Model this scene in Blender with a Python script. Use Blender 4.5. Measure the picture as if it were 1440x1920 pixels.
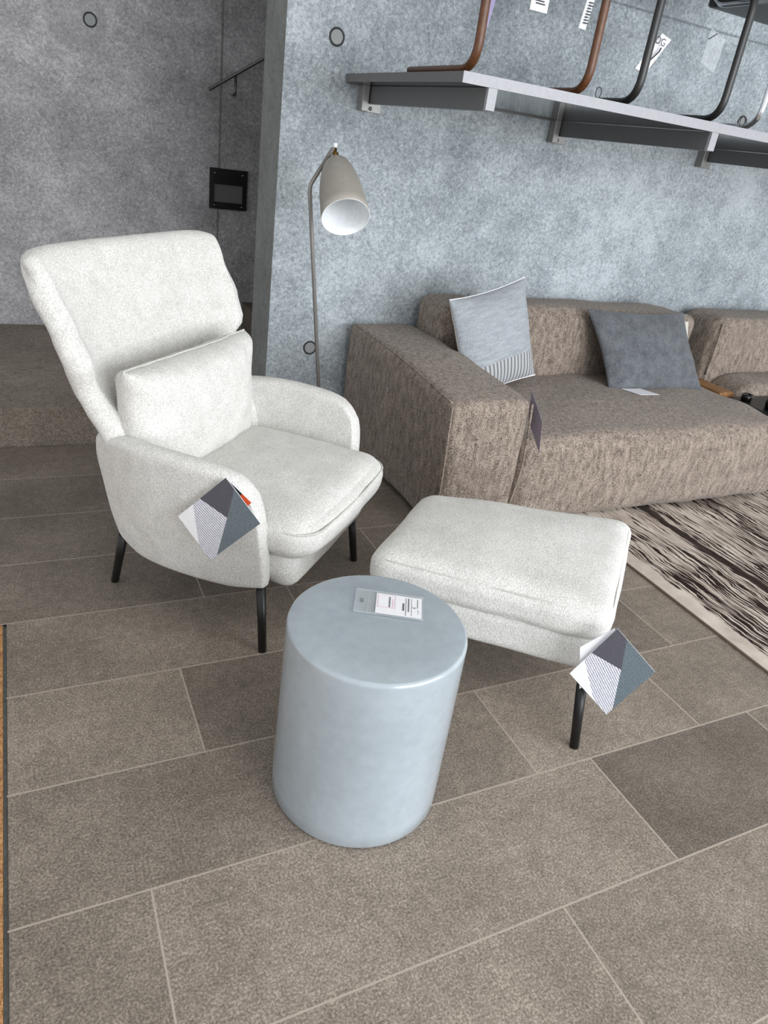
import bpy, bmesh, math, random
from mathutils import Vector, Matrix, noise

for o in list(bpy.data.objects):
    bpy.data.objects.remove(o, do_unlink=True)
scene = bpy.context.scene
COL = scene.collection
rnd = random.Random(7)

# ------------------------------------------------------------------ camera
cam_d = bpy.data.cameras.new('camera')
cam_d.sensor_fit = 'VERTICAL'
cam_d.sensor_height = 24.0
cam_d.sensor_width = 18.0
cam_d.lens = 16.834
cam_d.clip_start = 0.05
cam = bpy.data.objects.new('camera', cam_d)
COL.objects.link(cam)
FW = Vector((0.4268, 0.7805, -0.4567)).normalized()
UPV = Vector((0.0860, 0.4680, 0.8795))
RT = FW.cross(UPV).normalized()
UPV = RT.cross(FW).normalized()
cam.matrix_world = Matrix(((RT.x, UPV.x, -FW.x, 0.0), (RT.y, UPV.y, -FW.y, 0.0), (RT.z, UPV.z, -FW.z, 1.4), (0, 0, 0, 1)))
scene.camera = cam

# ------------------------------------------------------------------ light
scene.view_settings.view_transform = 'Standard'
scene.view_settings.look = 'None'
scene.view_settings.gamma = 1.0
scene.view_settings.use_curve_mapping = False
scene.view_settings.exposure = 0.60

world = bpy.data.worlds.new('world')
scene.world = world
world.use_nodes = True
wb = world.node_tree.nodes['Background']
wb.inputs['Color'].default_value = (0.93, 0.97, 1.0, 1)
wb.inputs['Strength'].default_value = 0.75

def area(name, loc, target, sx, sy, power, col):
    d = bpy.data.lights.new(name, 'AREA')
    d.shape = 'RECTANGLE'; d.size = sx; d.size_y = sy; d.energy = power; d.color = col
    o = bpy.data.objects.new(name, d); COL.objects.link(o)
    o.location = loc
    o.rotation_euler = (Vector(target) - Vector(loc)).to_track_quat('-Z', 'Y').to_euler()
    return o
area('window_daylight', (3.2, -3.3, 1.7), (1.4, 2.2, 0.5), 5.5, 2.8, 240, (0.93, 0.97, 1.0))
area('ceiling_light', (1.4, 0.9, 3.0), (1.4, 1.4, 0.0), 3.6, 2.6, 20, (1.0, 0.98, 0.95))  # broad soft light standing for the overhead lamps

# ------------------------------------------------------------------ node helpers
def srgb(r, g, b):
    f = lambda c: ((c/255.0)/12.92 if c/255.0 <= 0.04045 else ((c/255.0+0.055)/1.055)**2.4)
    return (f(r), f(g), f(b), 1.0)

class NT:
    def __init__(self, name):
        self.m = bpy.data.materials.new(name); self.m.use_nodes = True
        self.t = self.m.node_tree; self.n = self.t.nodes; self.l = self.t.links
        self.b = self.n['Principled BSDF']
        self.co = self.n.new('ShaderNodeTexCoord').outputs['Object']
    def set(self, **k):
        for a, v in k.items():
            self.b.inputs[a.replace('_', ' ')].default_value = v
    def link(self, a, b): self.l.new(a, b)
    def mapping(self, scale=(1, 1, 1), rot=(0, 0, 0), src=None, loc=(0, 0, 0)):
        n = self.n.new('ShaderNodeMapping'); n.inputs['Scale'].default_value = scale
        n.inputs['Rotation'].default_value = rot; n.inputs['Location'].default_value = loc
        self.link(src or self.co, n.inputs['Vector']); return n.outputs['Vector']
    def noise(self, scale, detail=4, rough=0.6, src=None, dist=0.0):
        n = self.n.new('ShaderNodeTexNoise'); n.inputs['Scale'].default_value = scale
        n.inputs['Detail'].default_value = detail; n.inputs['Roughness'].default_value = rough
        n.inputs['Distortion'].default_value = dist
        self.link(src or self.co, n.inputs['Vector']); return n.outputs['Fac']
    def voronoi(self, scale, src=None, out='Distance'):
        n = self.n.new('ShaderNodeTexVoronoi'); n.inputs['Scale'].default_value = scale
        self.link(src or self.co, n.inputs['Vector']); return n.outputs[out]
    def wave(self, scale, dist=0, detail=2, dscale=1, src=None, direction='X', typ='BANDS'):
        n = self.n.new('ShaderNodeTexWave'); n.wave_type = typ; n.bands_direction = direction
        n.inputs['Scale'].default_value = scale; n.inputs['Distortion'].default_value = dist
        n.inputs['Detail'].default_value = detail; n.inputs['Detail Scale'].default_value = dscale
        self.link(src or self.co, n.inputs['Vector']); return n.outputs['Fac']
    def ramp(self, src, stops, interp='LINEAR'):
        n = self.n.new('ShaderNodeValToRGB'); r = n.color_ramp; r.interpolation = interp
        while len(r.elements) > 1: r.elements.remove(r.elements[-1])
        r.elements[0].position = stops[0][0]; r.elements[0].color = stops[0][1]
        for p, c in stops[1:]:
            e = r.elements.new(p); e.color = c
        self.link(src, n.inputs['Fac']); return n.outputs['Color']
    def mix(self, fac, a, b, blend='MIX'):
        n = self.n.new('ShaderNodeMix'); n.data_type = 'RGBA'; n.blend_type = blend
        for s, v in ((n.inputs[0], fac), (n.inputs[6], a), (n.inputs[7], b)):
            if hasattr(v, 'is_linked') or hasattr(v, 'links'): self.link(v, s)
            else: s.default_value = v
        return n.outputs[2]
    def math(self, op, a, b=0.0, clamp=False):
        n = self.n.new('ShaderNodeMath'); n.operation = op; n.use_clamp = clamp
        for s, v in ((n.inputs[0], a), (n.inputs[1], b)):
            if hasattr(v, 'links'): self.link(v, s)
            else: s.default_value = v
        return n.outputs[0]
    def sep(self, src=None):
        n = self.n.new('ShaderNodeSeparateXYZ'); self.link(src or self.co, n.inputs[0]); return n.outputs
    def color(self, c): self.link(c, self.b.inputs['Base Color'])
    def bump(self, h, strength=0.3, dist=0.002):
        n = self.n.new('ShaderNodeBump'); n.inputs['Strength'].default_value = strength
        n.inputs['Distance'].default_value = dist
        self.link(h, n.inputs['Height']); self.link(n.outputs['Normal'], self.b.inputs['Normal'])

def g(v): return (v, v, v, 1)
def plain(name, rgb, rough=0.5, metal=0.0, var=0.06, **k):
    t = NT(name)
    c = srgb(*rgb)
    lo = tuple(x*(1-var) for x in c[:3])+(1,); hi = tuple(min(1, x*(1+var)) for x in c[:3])+(1,)
    t.color(t.ramp(t.noise(60, 3), [(0.3, lo), (0.7, hi)]))
    t.set(Roughness=rough, Metallic=metal, **k)
    return t.m

def concrete(name, dark, light, seam=None, patch=None, hseam=None):
    t = NT(name)
    big = t.noise(1.1, 5, 0.6); mid = t.noise(7, 6, 0.65); fine = t.noise(62, 6, 0.78, dist=0.8)
    vf = t.noise(190, 3, 0.7)
    s = t.math('ADD', t.math('MULTIPLY', big, 0.9), t.math('ADD', t.math('MULTIPLY', mid, 0.6), t.math('MULTIPLY', fine, 1.5)))
    s = t.math('ADD', s, t.math('MULTIPLY', vf, 0.55))
    s = t.math('DIVIDE', s, 3.55)
    c = t.ramp(s, [(0.415, srgb(*dark)), (0.5, srgb(*[(a+b)/2 for a, b in zip(dark, light)])), (0.575, srgb(*light))])
    pits = t.ramp(t.voronoi(16), [(0.0, g(1)), (0.035, g(1)), (0.06, g(0))])
    pitmask = t.math('MULTIPLY', pits, t.ramp(t.noise(5, 2), [(0.56, g(0)), (0.6, g(1))]))
    c = t.mix(t.math('MULTIPLY', pitmask, 0.55), c, srgb(*[d*0.5 for d in dark]))
    x, y, z = t.sep()
    if seam is not None:
        dx = t.math('ABSOLUTE', t.math('SUBTRACT', x, seam))
        c = t.mix(t.math('MULTIPLY', t.ramp(dx, [(0.0, g(1)), (0.004, g(0.8)), (0.009, g(0))]), 0.6), c, srgb(*[d*0.55 for d in dark]))
    if hseam is not None:
        dz = t.math('ABSOLUTE', t.math('SUBTRACT', z, hseam))
        c = t.mix(t.math('MULTIPLY', t.ramp(dz, [(0.0, g(1)), (0.003, g(0.8)), (0.007, g(0))]), 0.55), c, srgb(*[d*0.5 for d in dark]))
    if patch is not None:
        vm = t.n.new('ShaderNodeVectorMath'); vm.operation = 'DISTANCE'
        t.link(t.co, vm.inputs[0]); vm.inputs[1].default_value = patch
        c = t.mix(t.math('MULTIPLY', t.ramp(vm.outputs['Value'], [(0.0, g(1)), (0.135, g(1)), (0.16, g(0))]), 0.35), c, srgb(*[d*0.95 for d in dark]))
    t.color(c); t.set(Roughness=0.72)
    t.b.inputs['Specular IOR Level'].default_value = 0.3
    t.bump(t.math('ADD', fine, t.math('MULTIPLY', vf, 0.5)), 0.25, 0.003)
    return t.m

def fabric(name, lo, hi, scale=260, bump=0.5, blotch=0.35, bd=0.0015, streak=None, mid=18):
    t = NT(name)
    f = t.noise(scale, 3, 0.7)
    v = t.voronoi(scale*1.15)
    m = t.noise(mid, 5, 0.65, src=t.mapping(streak) if streak else None)
    s = t.math('ADD', t.math('MULTIPLY', f, 1-blotch), t.math('MULTIPLY', m, blotch))
    t.color(t.ramp(s, [(0.40, srgb(*lo)), (0.60, srgb(*hi))]))
    t.set(Roughness=0.95)
    t.b.inputs['Specular IOR Level'].default_value = 0.15
    t.b.inputs['Sheen Weight'].default_value = 0.15
    t.bump(t.math('ADD', f, v), bump, bd)
    return t.m

M = {}
M['concrete_pale'] = concrete('pale_concrete', (112, 119, 124), (190, 197, 202), hseam=2.10)
M['concrete_left'] = concrete('left_concrete', (122, 121, 123), (200, 198, 201), seam=1.10, patch=(0.36, 4.63, 1.735))  # left wall copy of the concrete, colour lightened to offset weaker light there
M['concrete_reveal'] = concrete('reveal_concrete', (110, 112, 110), (150, 152, 150))
M['white_ceiling'] = plain('white_ceiling', (225, 225, 222), 0.9)
M['cream'] = fabric('cream_boucle', (190, 188, 184), (226, 224, 220), 230, 0.55, 0.22)
M['cream_piping'] = fabric('cream_piping', (180, 178, 172), (212, 210, 204), 230, 0.3, 0.3)
M['taupe'] = fabric('taupe_chenille', (84, 73, 65), (174, 159, 147), 210, 0.7, 0.36, 0.0025, (3.2, 3.2, 1), 17)
M['grey_knit'] = fabric('pale_grey_knit', (138, 143, 149), (172, 177, 182), 240, 0.4, 0.4, 0.001, (0.35, 1, 2.2), 40)
M['charcoal_knit'] = fabric('charcoal_knit', (74, 77, 82), (116, 119, 124), 240, 0.5, 0.35)
M['cream_cloth'] = fabric('cream_cloth', (196, 192, 182), (222, 218, 208), 240, 0.3, 0.3)
M['black_metal'] = plain('black_metal', (14, 14, 15), 0.42)
M['steel'] = plain('brushed_steel', (150, 149, 150), 0.42, 0.55)
M['rail_steel'] = plain('dark_rail_steel', (92, 92, 92), 0.3, 0.8)
M['shelf_grey'] = plain('grey_lacquer', (104, 104, 105), 0.5)
M['shelf_edge'] = plain('pale_grey_edge', (152, 151, 157), 0.4)
M['shelf_gloss'] = plain('glossy_underside', (150, 153, 153), 0.1, 0.95, 0.02)
M['bracket_grey'] = plain('bracket_grey', (98, 98, 99), 0.45)
M['bracket_plate'] = plain('bracket_plate_grey', (140, 138, 136), 0.4, 0.3)
M['leather_tan'] = plain('tan_leather', (88, 52, 26), 0.42, 0.0, 0.25)
M['leather_black'] = plain('black_leather', (30, 29, 29), 0.38, 0.0, 0.2)
M['chrome'] = plain('chrome', (215, 215, 218), 0.12, 1.0, 0.02)
M['lamp_grey'] = plain('lamp_grey', (158, 152, 144), 0.32)
M['lamp_white'] = plain('lamp_white', (238, 240, 242), 0.6)
M['stem_metal'] = plain('stem_metal', (150, 146, 142), 0.35, 0.4)
M['brass'] = plain('brass', (190, 150, 80), 0.25, 1.0)
M['rubber'] = plain('dark_rubber', (42, 42, 43), 0.6)
M['plug_grey'] = plain('plug_grey', (146, 148, 148), 0.8)
M['paper'] = plain('white_paper', (236, 236, 240), 0.6, 0, 0.02)
M['ink'] = plain('dark_ink', (58, 58, 66), 0.6)
M['pink_ink'] = plain('pink_ink', (214, 172, 186), 0.6)
M['orange'] = plain('orange_card', (224, 92, 48), 0.6)
M['lilac'] = plain('lilac_card', (150, 142, 178), 0.6)
M['mauve'] = plain('mauve_grey_card', (122, 112, 122), 0.6)
t = NT('oak_wood'); t.color(t.ramp(t.noise(12, 5, 0.6, src=t.mapping((6, 0.8, 6))), [(0.3, srgb(112, 74, 42)), (0.7, srgb(168, 122, 76))])); t.set(Roughness=0.5); M['oak'] = t.m
M['black_glass'] = plain('black_glass', (12, 12, 13), 0.06)
M['black_top'] = plain('black_tabletop', (16, 16, 17), 0.38)
t = NT('clear_plastic'); t.color(t.ramp(t.noise(30), [(0.3, srgb(208, 214, 216)), (0.7, srgb(222, 228, 230))])); t.set(Roughness=0.08, Alpha=0.22); M['clear'] = t.m
t = NT('clear_glass'); t.color(t.ramp(t.noise(30), [(0.3, g(0.9)), (0.7, g(0.95))])); t.set(Roughness=0.03); t.b.inputs['Transmission Weight'].default_value = 1.0; M['glass'] = t.m

# glazed side table
t = NT('blue_grey_glaze')
a = t.noise(4, 4, 0.6); b = t.noise(40, 3, 0.6)
s = t.math('ADD', t.math('MULTIPLY', a, 0.7), t.math('MULTIPLY', b, 0.3))
t.color(t.ramp(s, [(0.35, srgb(153, 162, 169)), (0.62, srgb(169, 178, 185))]))
t.set(Roughness=0.24); t.b.inputs['Coat Weight'].default_value = 0.5; t.b.inputs['Coat Roughness'].default_value = 0.07
t.bump(t.noise(9, 2), 0.06, 0.004)
M['glaze'] = t.m

# floor stone
t = NT('brown_grey_stone')
at = t.n.new('ShaderNodeAttribute'); at.attribute_name = 'tone'
fine = t.noise(190, 5, 0.8); mid = t.noise(38, 5, 0.7); big = t.noise(3.2, 5, 0.65)
s = t.math('ADD', t.math('MULTIPLY', fine, 0.75), t.math('ADD', t.math('MULTIPLY', mid, 0.17), t.math('MULTIPLY', big, 0.18)))
c = t.ramp(s, [(0.43, srgb(90, 82, 74)), (0.55, srgb(133, 122, 111)), (0.66, srgb(181, 168, 155))])
c = t.mix(1.0, c, at.outputs['Color'], 'MULTIPLY')
spots = t.ramp(t.voronoi(34), [(0.0, g(1)), (0.05, g(1)), (0.1, g(0))])
spotmask = t.math('MULTIPLY', spots, t.ramp(t.noise(6, 2), [(0.52, g(0)), (0.6, g(1))]))
c = t.mix(t.math('MULTIPLY', spotmask, 0.6), c, srgb(62, 55, 50))
t.color(c); t.set(Roughness=0.62); t.b.inputs['Specular IOR Level'].default_value = 0.35
t.bump(fine, 0.2, 0.0015)
M['stone'] = t.m
M['grout'] = plain('pale_grout', (168, 156, 144), 0.9)

# rug
t = NT('striped_rug')
x, y, z = t.sep()
wx = t.math('ADD', x, t.math('MULTIPLY', t.math('SUBTRACT', t.noise(3.0, 4, 0.6), 0.5), 0.10))
cmb = t.n.new('ShaderNodeCombineXYZ'); t.link(wx, cmb.inputs[0]); t.link(t.math('MULTIPLY', y, 0.035), cmb.inputs[1])
st = t.noise(120, 2, 0.6, src=cmb.outputs[0])
dens = t.noise(2.2, 3, 0.6, src=t.mapping((2.2, 0.5, 1)))
band = t.ramp(wx, [(0.0, g(0)), (2.20, g(0))])
thr = t.math('ADD', t.math('MULTIPLY', t.math('SUBTRACT', dens, 0.5), 0.5), 0.0)
val = t.math('ADD', st, thr)
lines = t.ramp(val, [(0.512, g(0)), (0.520, g(1))])
def edge(v, a, b):
    return t.math('MULTIPLY', t.math('SUBTRACT', v, a), 1.0/(b-a), clamp=True)
inner = edge(x, 2.185, 2.235)
lines = t.math('MULTIPLY', lines, edge(t.math('ADD', inner, t.math('MULTIPLY', t.math('SUBTRACT', t.noise(9, 3), 0.5), 1.4)), 0.35, 0.5))
wide = t.math('MULTIPLY', edge(wx, 2.565, 2.572), t.math('SUBTRACT', 1.0, edge(wx, 2.612, 2.62)))
lines = t.math('MAXIMUM', lines, t.math('MULTIPLY', wide, 0.95))
base = t.ramp(t.noise(7, 4, 0.6), [(0.35, srgb(176, 163, 152)), (0.65, srgb(206, 195, 184))])
t.color(t.mix(lines, base, t.ramp(t.noise(40, 3), [(0.3, srgb(36, 27, 25)), (0.7, srgb(54, 42, 38))])))
t.set(Roughness=0.95); t.b.inputs['Specular IOR Level'].default_value = 0.1
t.bump(t.noise(300, 2), 0.3, 0.002)
M['rug'] = t.m
M['rug_side_shade'] = plain('rug_side_shade', (112, 98, 88), 0.9)  # rug side colour, darkened to paint in its shadow

# coir mat
t = NT('orange_coir')
t.color(t.ramp(t.noise(120, 4, 0.75), [(0.3, srgb(96, 66, 40)), (0.5, srgb(172, 124, 78)), (0.7, srgb(212, 164, 112))]))
t.set(Roughness=0.9); t.bump(t.noise(160, 3), 0.6, 0.003)
M['coir'] = t.m

def knit(name, lo, hi, rot):
    t = NT(name)
    mp = t.mapping((1, 1, 1), rot)
    w = t.wave(95, 1.6, 2, 3, src=mp)
    n = t.noise(260, 3)
    s = t.math('ADD', t.math('MULTIPLY', w, 0.55), t.math('MULTIPLY', n, 0.45))
    t.color(t.ramp(s, [(0.25, srgb(*lo)), (0.7, srgb(*hi))])); t.set(Roughness=0.55)
    return t.m
M['print_dark'] = knit('dark_knit_print', (44, 44, 54), (100, 98, 108), (0.3, 0.4, 0.9))
M['print_teal'] = knit('slate_knit_print', (48, 58, 66), (126, 138, 146), (0.9, 0.2, 0.5))
M['print_light'] = knit('pale_knit_print', (138, 136, 150), (232, 232, 240), (1.2, 0.5, 0.2))
M['print_white'] = knit('white_knit_print', (222, 222, 224), (242, 242, 242), (0.4, 1.1, 0.2))

# ------------------------------------------------------------------ mesh helpers
def link(name, me, mats, parent=None):
    o = bpy.data.objects.new(name, me); COL.objects.link(o)
    for m in (mats if isinstance(mats, (list, tuple)) else [mats]): me.materials.append(m)
    if parent: o.parent = parent
    return o
def from_bm(name, bm, mats, parent=None, smooth=False, recalc=True):
    if recalc: bmesh.ops.recalc_face_normals(bm, faces=bm.faces)
    me = bpy.data.meshes.new(name); bm.to_mesh(me); bm.free()
    if smooth:
        for p in me.polygons: p.use_smooth = True
    return link(name, me, mats, parent)
def tag(o, label=None, cat=None, group=None, kind=None):
    if label: o['label'] = label
    if cat: o['category'] = cat
    if group: o['group'] = group
    if kind: o['kind'] = kind
    return o
def thing(name, label, cat, loc=(0, 0, 0), rz=0.0, group=None):
    o = bpy.data.objects.new(name, None); COL.objects.link(o)
    o.location = loc; o.rotation_euler = (0, 0, rz); o.empty_display_size = 0.1
    return tag(o, label, cat, group)

def add_box(bm, a, b, mat=0, bevel=0.0):
    r = bmesh.ops.create_cube(bm, size=1.0)
    for v in r['verts']:
        v.co = Vector([(a[i]+b[i])/2 + v.co[i]*(b[i]-a[i]) for i in range(3)])
    fs = set(f for v in r['verts'] for f in v.link_faces)
    for f in fs: f.material_index = mat
    if bevel:
        es = list(set(e for v in r['verts'] for e in v.link_edges))
        bmesh.ops.bevel(bm, geom=es, offset=bevel, segments=2, profile=0.5, affect='EDGES')
def box(name, a, b, mat, parent=None, bevel=0.0):
    bm = bmesh.new(); add_box(bm, a, b, 0, bevel)
    return from_bm(name, bm, mat, parent)

def smooth_path(pts, n=6):
    P = [Vector(p) for p in pts]; out = []
    for i in range(len(P)-1):
        p0 = P[max(i-1, 0)]; p1 = P[i]; p2 = P[i+1]; p3 = P[min(i+2, len(P)-1)]
        for k in range(n):
            u = k/n
            out.append(0.5*((2*p1)+(-p0+p2)*u+(2*p0-5*p1+4*p2-p3)*u*u+(-p0+3*p1-3*p2+p3)*u**3))
    out.append(P[-1]); return out
def fillet_path(pts, r, n=6):
    P = [Vector(p) for p in pts]; out = [P[0]]
    for i in range(1, len(P)-1):
        a = (P[i-1]-P[i]); b = (P[i+1]-P[i])
        d = min(r, a.length*0.49, b.length*0.49)
        A = P[i]+a.normalized()*d; B = P[i]+b.normalized()*d
        for k in range(n+1):
            u = k/n
            out.append((1-u)**2*A+2*u*(1-u)*P[i]+u*u*B)
    out.append(P[-1]); return out
def add_tube(bm, path, r, seg=12, cap=True, flat=1.0, mat=0, closed=False):
    P = [Vector(p) for p in path]; rings = []
    R = r if isinstance(r, (list, tuple)) else [r]*len(P)
    T0 = (P[1]-P[0]).normalized()
    ref = Vector((0, 0, 1)) if abs(T0.z) < 0.9 else Vector((1, 0, 0))
    N = (ref - T0*ref.dot(T0)).normalized()
    cnt = len(P)
    for i in range(cnt):
        if closed: T = (P[(i+1) % cnt]-P[i-1]).normalized()
        else: T = (P[min(i+1, cnt-1)]-P[max(i-1, 0)]).normalized()
        N = (N - T*N.dot(T)).normalized(); B = T.cross(N)
        rings.append([bm.verts.new(P[i]+N*(math.cos(2*math.pi*k/seg)*R[i])+B*(math.sin(2*math.pi*k/seg)*R[i]*flat)) for k in range(seg)])
    m = cnt if closed else cnt-1
    for i in range(m):
        A = rings[i]; B = rings[(i+1) % cnt]
        for k in range(seg):
            f = bm.faces.new((A[k], A[(k+1) % seg], B[(k+1) % seg], B[k])); f.smooth = True; f.material_index = mat
    if cap and not closed:
        bm.faces.new(rings[0][::-1]).material_index = mat; bm.faces.new(rings[-1]).material_index = mat
def tube(name, path, r, mat, parent=None, seg=12, flat=1.0, closed=False):
    bm = bmesh.new(); add_tube(bm, path, r, seg, True, flat, 0, closed)
    return from_bm(name, bm, mat, parent)
def add_lathe(bm, prof, seg=64, mats=None, M4=None):
    rings = []
    for (r, z) in prof:
        if r < 1e-6: rings.append([bm.verts.new((0, 0, z))])
        else: rings.append([bm.verts.new((r*math.cos(2*math.pi*k/seg), r*math.sin(2*math.pi*k/seg), z)) for k in range(seg)])
    for i in range(len(rings)-1):
        A, B = rings[i], rings[i+1]
        for k in range(seg):
            k2 = (k+1) % seg
            if len(A) == 1 and len(B) == 1: continue
            vs = (A[0], B[k2], B[k]) if len(A) == 1 else ((A[k], A[k2], B[0]) if len(B) == 1 else (A[k], A[k2], B[k2], B[k]))
            f = bm.faces.new(vs); f.smooth = True
            if mats: f.material_index = mats[i]
    if M4 is not None:
        for R in rings:
            for v in R: v.co = M4 @ v.co

def wob(p, amp, sc, seed=0.0):
    return noise.noise(Vector((p[0]*sc+seed, p[1]*sc+seed*1.7, p[2]*sc-seed)))*amp
def soft_box(name, size, r, mat, parent=None, loc=(0, 0, 0), bulge=(0, 0, 0), n=22, wr=0.0, wsc=8.0, fn=None, seed=1.0):
    """upholstered block: rounded box with swollen faces and a little cloth unevenness"""
    h = [s/2 for s in size]
    rr = r if isinstance(r, (list, tuple)) else (r, r, r)
    bm = bmesh.new(); key = {}
    def sp(i): return math.sin((i/n*2-1)*math.pi/2)
    def vert(u):
        k = tuple(round(c, 5) for c in u)
        if k in key: return key[k]
        q = [u[i]*h[i] for i in range(3)]
        inn = [max(-(h[i]-rr[i]), min(h[i]-rr[i], q[i])) for i in range(3)]
        d = Vector([(q[i]-inn[i])/rr[i] for i in range(3)])
        if d.length > 1e-9: d.normalize()
        p = Vector([inn[i]+rr[i]*d[i] for i in range(3)])
        for i in range(3):
            j, k2 = (i+1) % 3, (i+2) % 3
            if abs(u[i]) > 0.3:
                p[i] += math.copysign(bulge[i], u[i])*(1-u[j]**2)*(1-u[k2]**2)*abs(u[i])
        if wr:
            p += (d if d.length > 0 else Vector((0, 0, 1)))*wob(p, wr, wsc, seed)
        if fn: p = fn(p)
        v = bm.verts.new(p + Vector(loc)); key[k] = v; return v
    for ax in range(3):
        for sg in (-1, 1):
            for i in range(n):
                for j in range(n):
                    q = []
                    for (a, b) in ((i, j), (i+1, j), (i+1, j+1), (i, j+1)):
                        u = [0, 0, 0]; u[ax] = sg; u[(ax+1) % 3] = sp(a); u[(ax+2) % 3] = sp(b)
                        q.append(vert(u))
                    if sg < 0: q.reverse()
                    f = bm.faces.new(q); f.smooth = True
    return from_bm(name, bm, mat, parent, recalc=False)

def round_rect(hx, hy, r, n=8):
    pts = []
    for cx, cy, a0 in ((hx-r, -hy+r, -90), (hx-r, hy-r, 0), (-hx+r, hy-r, 90), (-hx+r, -hy+r, 180)):
        for k in range(n+1):
            a = math.radians(a0+90*k/n); pts.append((cx+r*math.cos(a), cy+r*math.sin(a)))
    out = []
    for i, p in enumerate(pts):
        q = pts[(i+1) % len(pts)]
        m = max(1, int(math.hypot(q[0]-p[0], q[1]-p[1])/0.03))
        for k in range(m): out.append((p[0]+(q[0]-p[0])*k/m, p[1]+(q[1]-p[1])*k/m))
    return out

def pillow_mesh(bm, w, h, T, n=28, pinch=0.07, wr=0.006, seed=2.0, back_mat=0, band=None, puff=4):
    """stuffed cushion in its own plane: x across, z up, y thickness; front is -y"""
    def sp(i): return math.sin((i/n*2-1)*math.pi/2)
    key = {}
    def vert(i, j, sd):
        edge = i in (0, n) or j in (0, n)
        k = (i, j, 0 if edge else sd)
        if k in key: return key[k]
        u, v = sp(i), sp(j)
        x = u*w/2*(1-pinch*(1-v*v)); z = v*h/2*(1-pinch*(1-u*u))
        t = T/2*((1-u**puff)*(1-v**puff))**0.5*(0.62+0.38*(1-u*u)*(1-v*v))
        if puff > 4: t *= 1+0.09*math.sin(u*17+v*5)*abs(v*u)**1.5+0.05*math.sin(u*31-v*9)*max(0, v)**3
        y = 0 if edge else sd*t
        y += wob((x, y, z), wr, 11, seed)
        key[k] = bm.verts.new((x, y, z)); return key[k]
    for sd in (-1, 1):
        for i in range(n):
            for j in range(n):
                q = [vert(i, j, sd), vert(i+1, j, sd), vert(i+1, j+1, sd), vert(i, j+1, sd)]
                if sd > 0: q.reverse()
                f = bm.faces.new(q); f.smooth = True
                f.material_index = back_mat if sd > 0 else (band[1] if band and sp(j+1)*h/2 <= band[0] else 0)

def coons(bot, top, lef, rig, u, v):
    """patch between four boundary curves"""
    def ev(c, s):
        m = len(c)-1; f = s*m; i = min(int(f), m-1); q = f-i
        return c[i].lerp(c[i+1], q)
    B, T_, L, R = ev(bot, u), ev(top, u), ev(lef, v), ev(rig, v)
    return B*(1-v)+T_*v+L*(1-u)+R*u-(bot[0]*(1-u)*(1-v)+bot[-1]*u*(1-v)+top[0]*(1-u)*v+top[-1]*u*v)

def slab(name, fmid, fthick, mat, parent, nu=40, nv=28, post=None, seed=3.0, wr=0.0):
    """padded shell: mid surface + thickness that rounds off at every edge"""
    def sp(i, n): return (1-math.cos(i/n*math.pi))/2
    mid = [[fmid(sp(i, nu), sp(j, nv)) for j in range(nv+1)] for i in range(nu+1)]
    bm = bmesh.new(); key = {}
    def nrm(i, j):
        a = mid[min(i+1, nu)][j]-mid[max(i-1, 0)][j]; b = mid[i][min(j+1, nv)]-mid[i][max(j-1, 0)]
        c = a.cross(b)
        return c.normalized() if c.length > 1e-12 else Vector((1, 0, 0))
    def vert(i, j, sd):
        edge = i in (0, nu) or j in (0, nv)
        k = (i, j, 0 if edge else sd)
        if k in key: return key[k]
        p = mid[i][j].copy()
        if not edge:
            p += nrm(i, j)*(sd*fthick(sp(i, nu), sp(j, nv)))
        if wr: p += Vector((0, 1, 0))*wob(p, wr, 9, seed)
        if post: p = post(p)
        key[k] = bm.verts.new(p); return key[k]
    for sd in (-1, 1):
        for i in range(nu):
            for j in range(nv):
                q = [vert(i, j, sd), vert(i+1, j, sd), vert(i+1, j+1, sd), vert(i, j+1, sd)]
                if sd < 0: q.reverse()
                f = bm.faces.new(q); f.smooth = True
    return from_bm(name, bm, mat, parent)

def card(name, T, R, L, mats_polys, parent=None, thick=0.0016, back=None):
    """printed card: T, R, L are three corners (B follows); polygons given in card coordinates"""
    T, R, L = Vector(T), Vector(R), Vector(L)
    e1, e2 = R-T, L-T
    nrm = e1.cross(e2).normalized()
    flip = nrm.y > 0
    if flip: nrm = -nrm
    bm = bmesh.new(); mats = []
    def P(u, v, o=0.0): return T+e1*u+e2*v+nrm*o
    q = [(0, 0), (1, 0), (1, 1), (0, 1)]
    A = [bm.verts.new(P(u, v, -thick/2)) for u, v in q]; B = [bm.verts.new(P(u, v, thick/2)) for u, v in q]
    bm.faces.new(A if flip else A[::-1])
    for i in range(4):
        f = bm.faces.new((A[i], A[(i+1) % 4], B[(i+1) % 4], B[i]))
        if flip: f.normal_flip()
    mats.append(back or M['paper'])
    if mats_polys:
        for mt, poly in mats_polys:
            if mt not in mats: mats.append(mt)
            f = bm.faces.new([bm.verts.new(P(u, v, thick/2)) for u, v in (poly[::-1] if flip else poly)]); f.material_index = mats.index(mt)
    else:
        bm.faces.new(B[::-1] if flip else B)
    return from_bm(name, bm, mats, parent, recalc=False)
KNIT = [(M['print_dark'], [(0, 0), (.25, 0), (.571, .362), (0, .53)]),
        (M['print_teal'], [(.25, 0), (1, 0), (1, .87), (.571, .362)]),
        (M['print_light'], [(0, .53), (.571, .362), (1, .87), (1, 1), (.65, 1), (0, .68)]),
        (M['print_white'], [(0, .68), (.65, 1), (0, 1)])]

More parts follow.
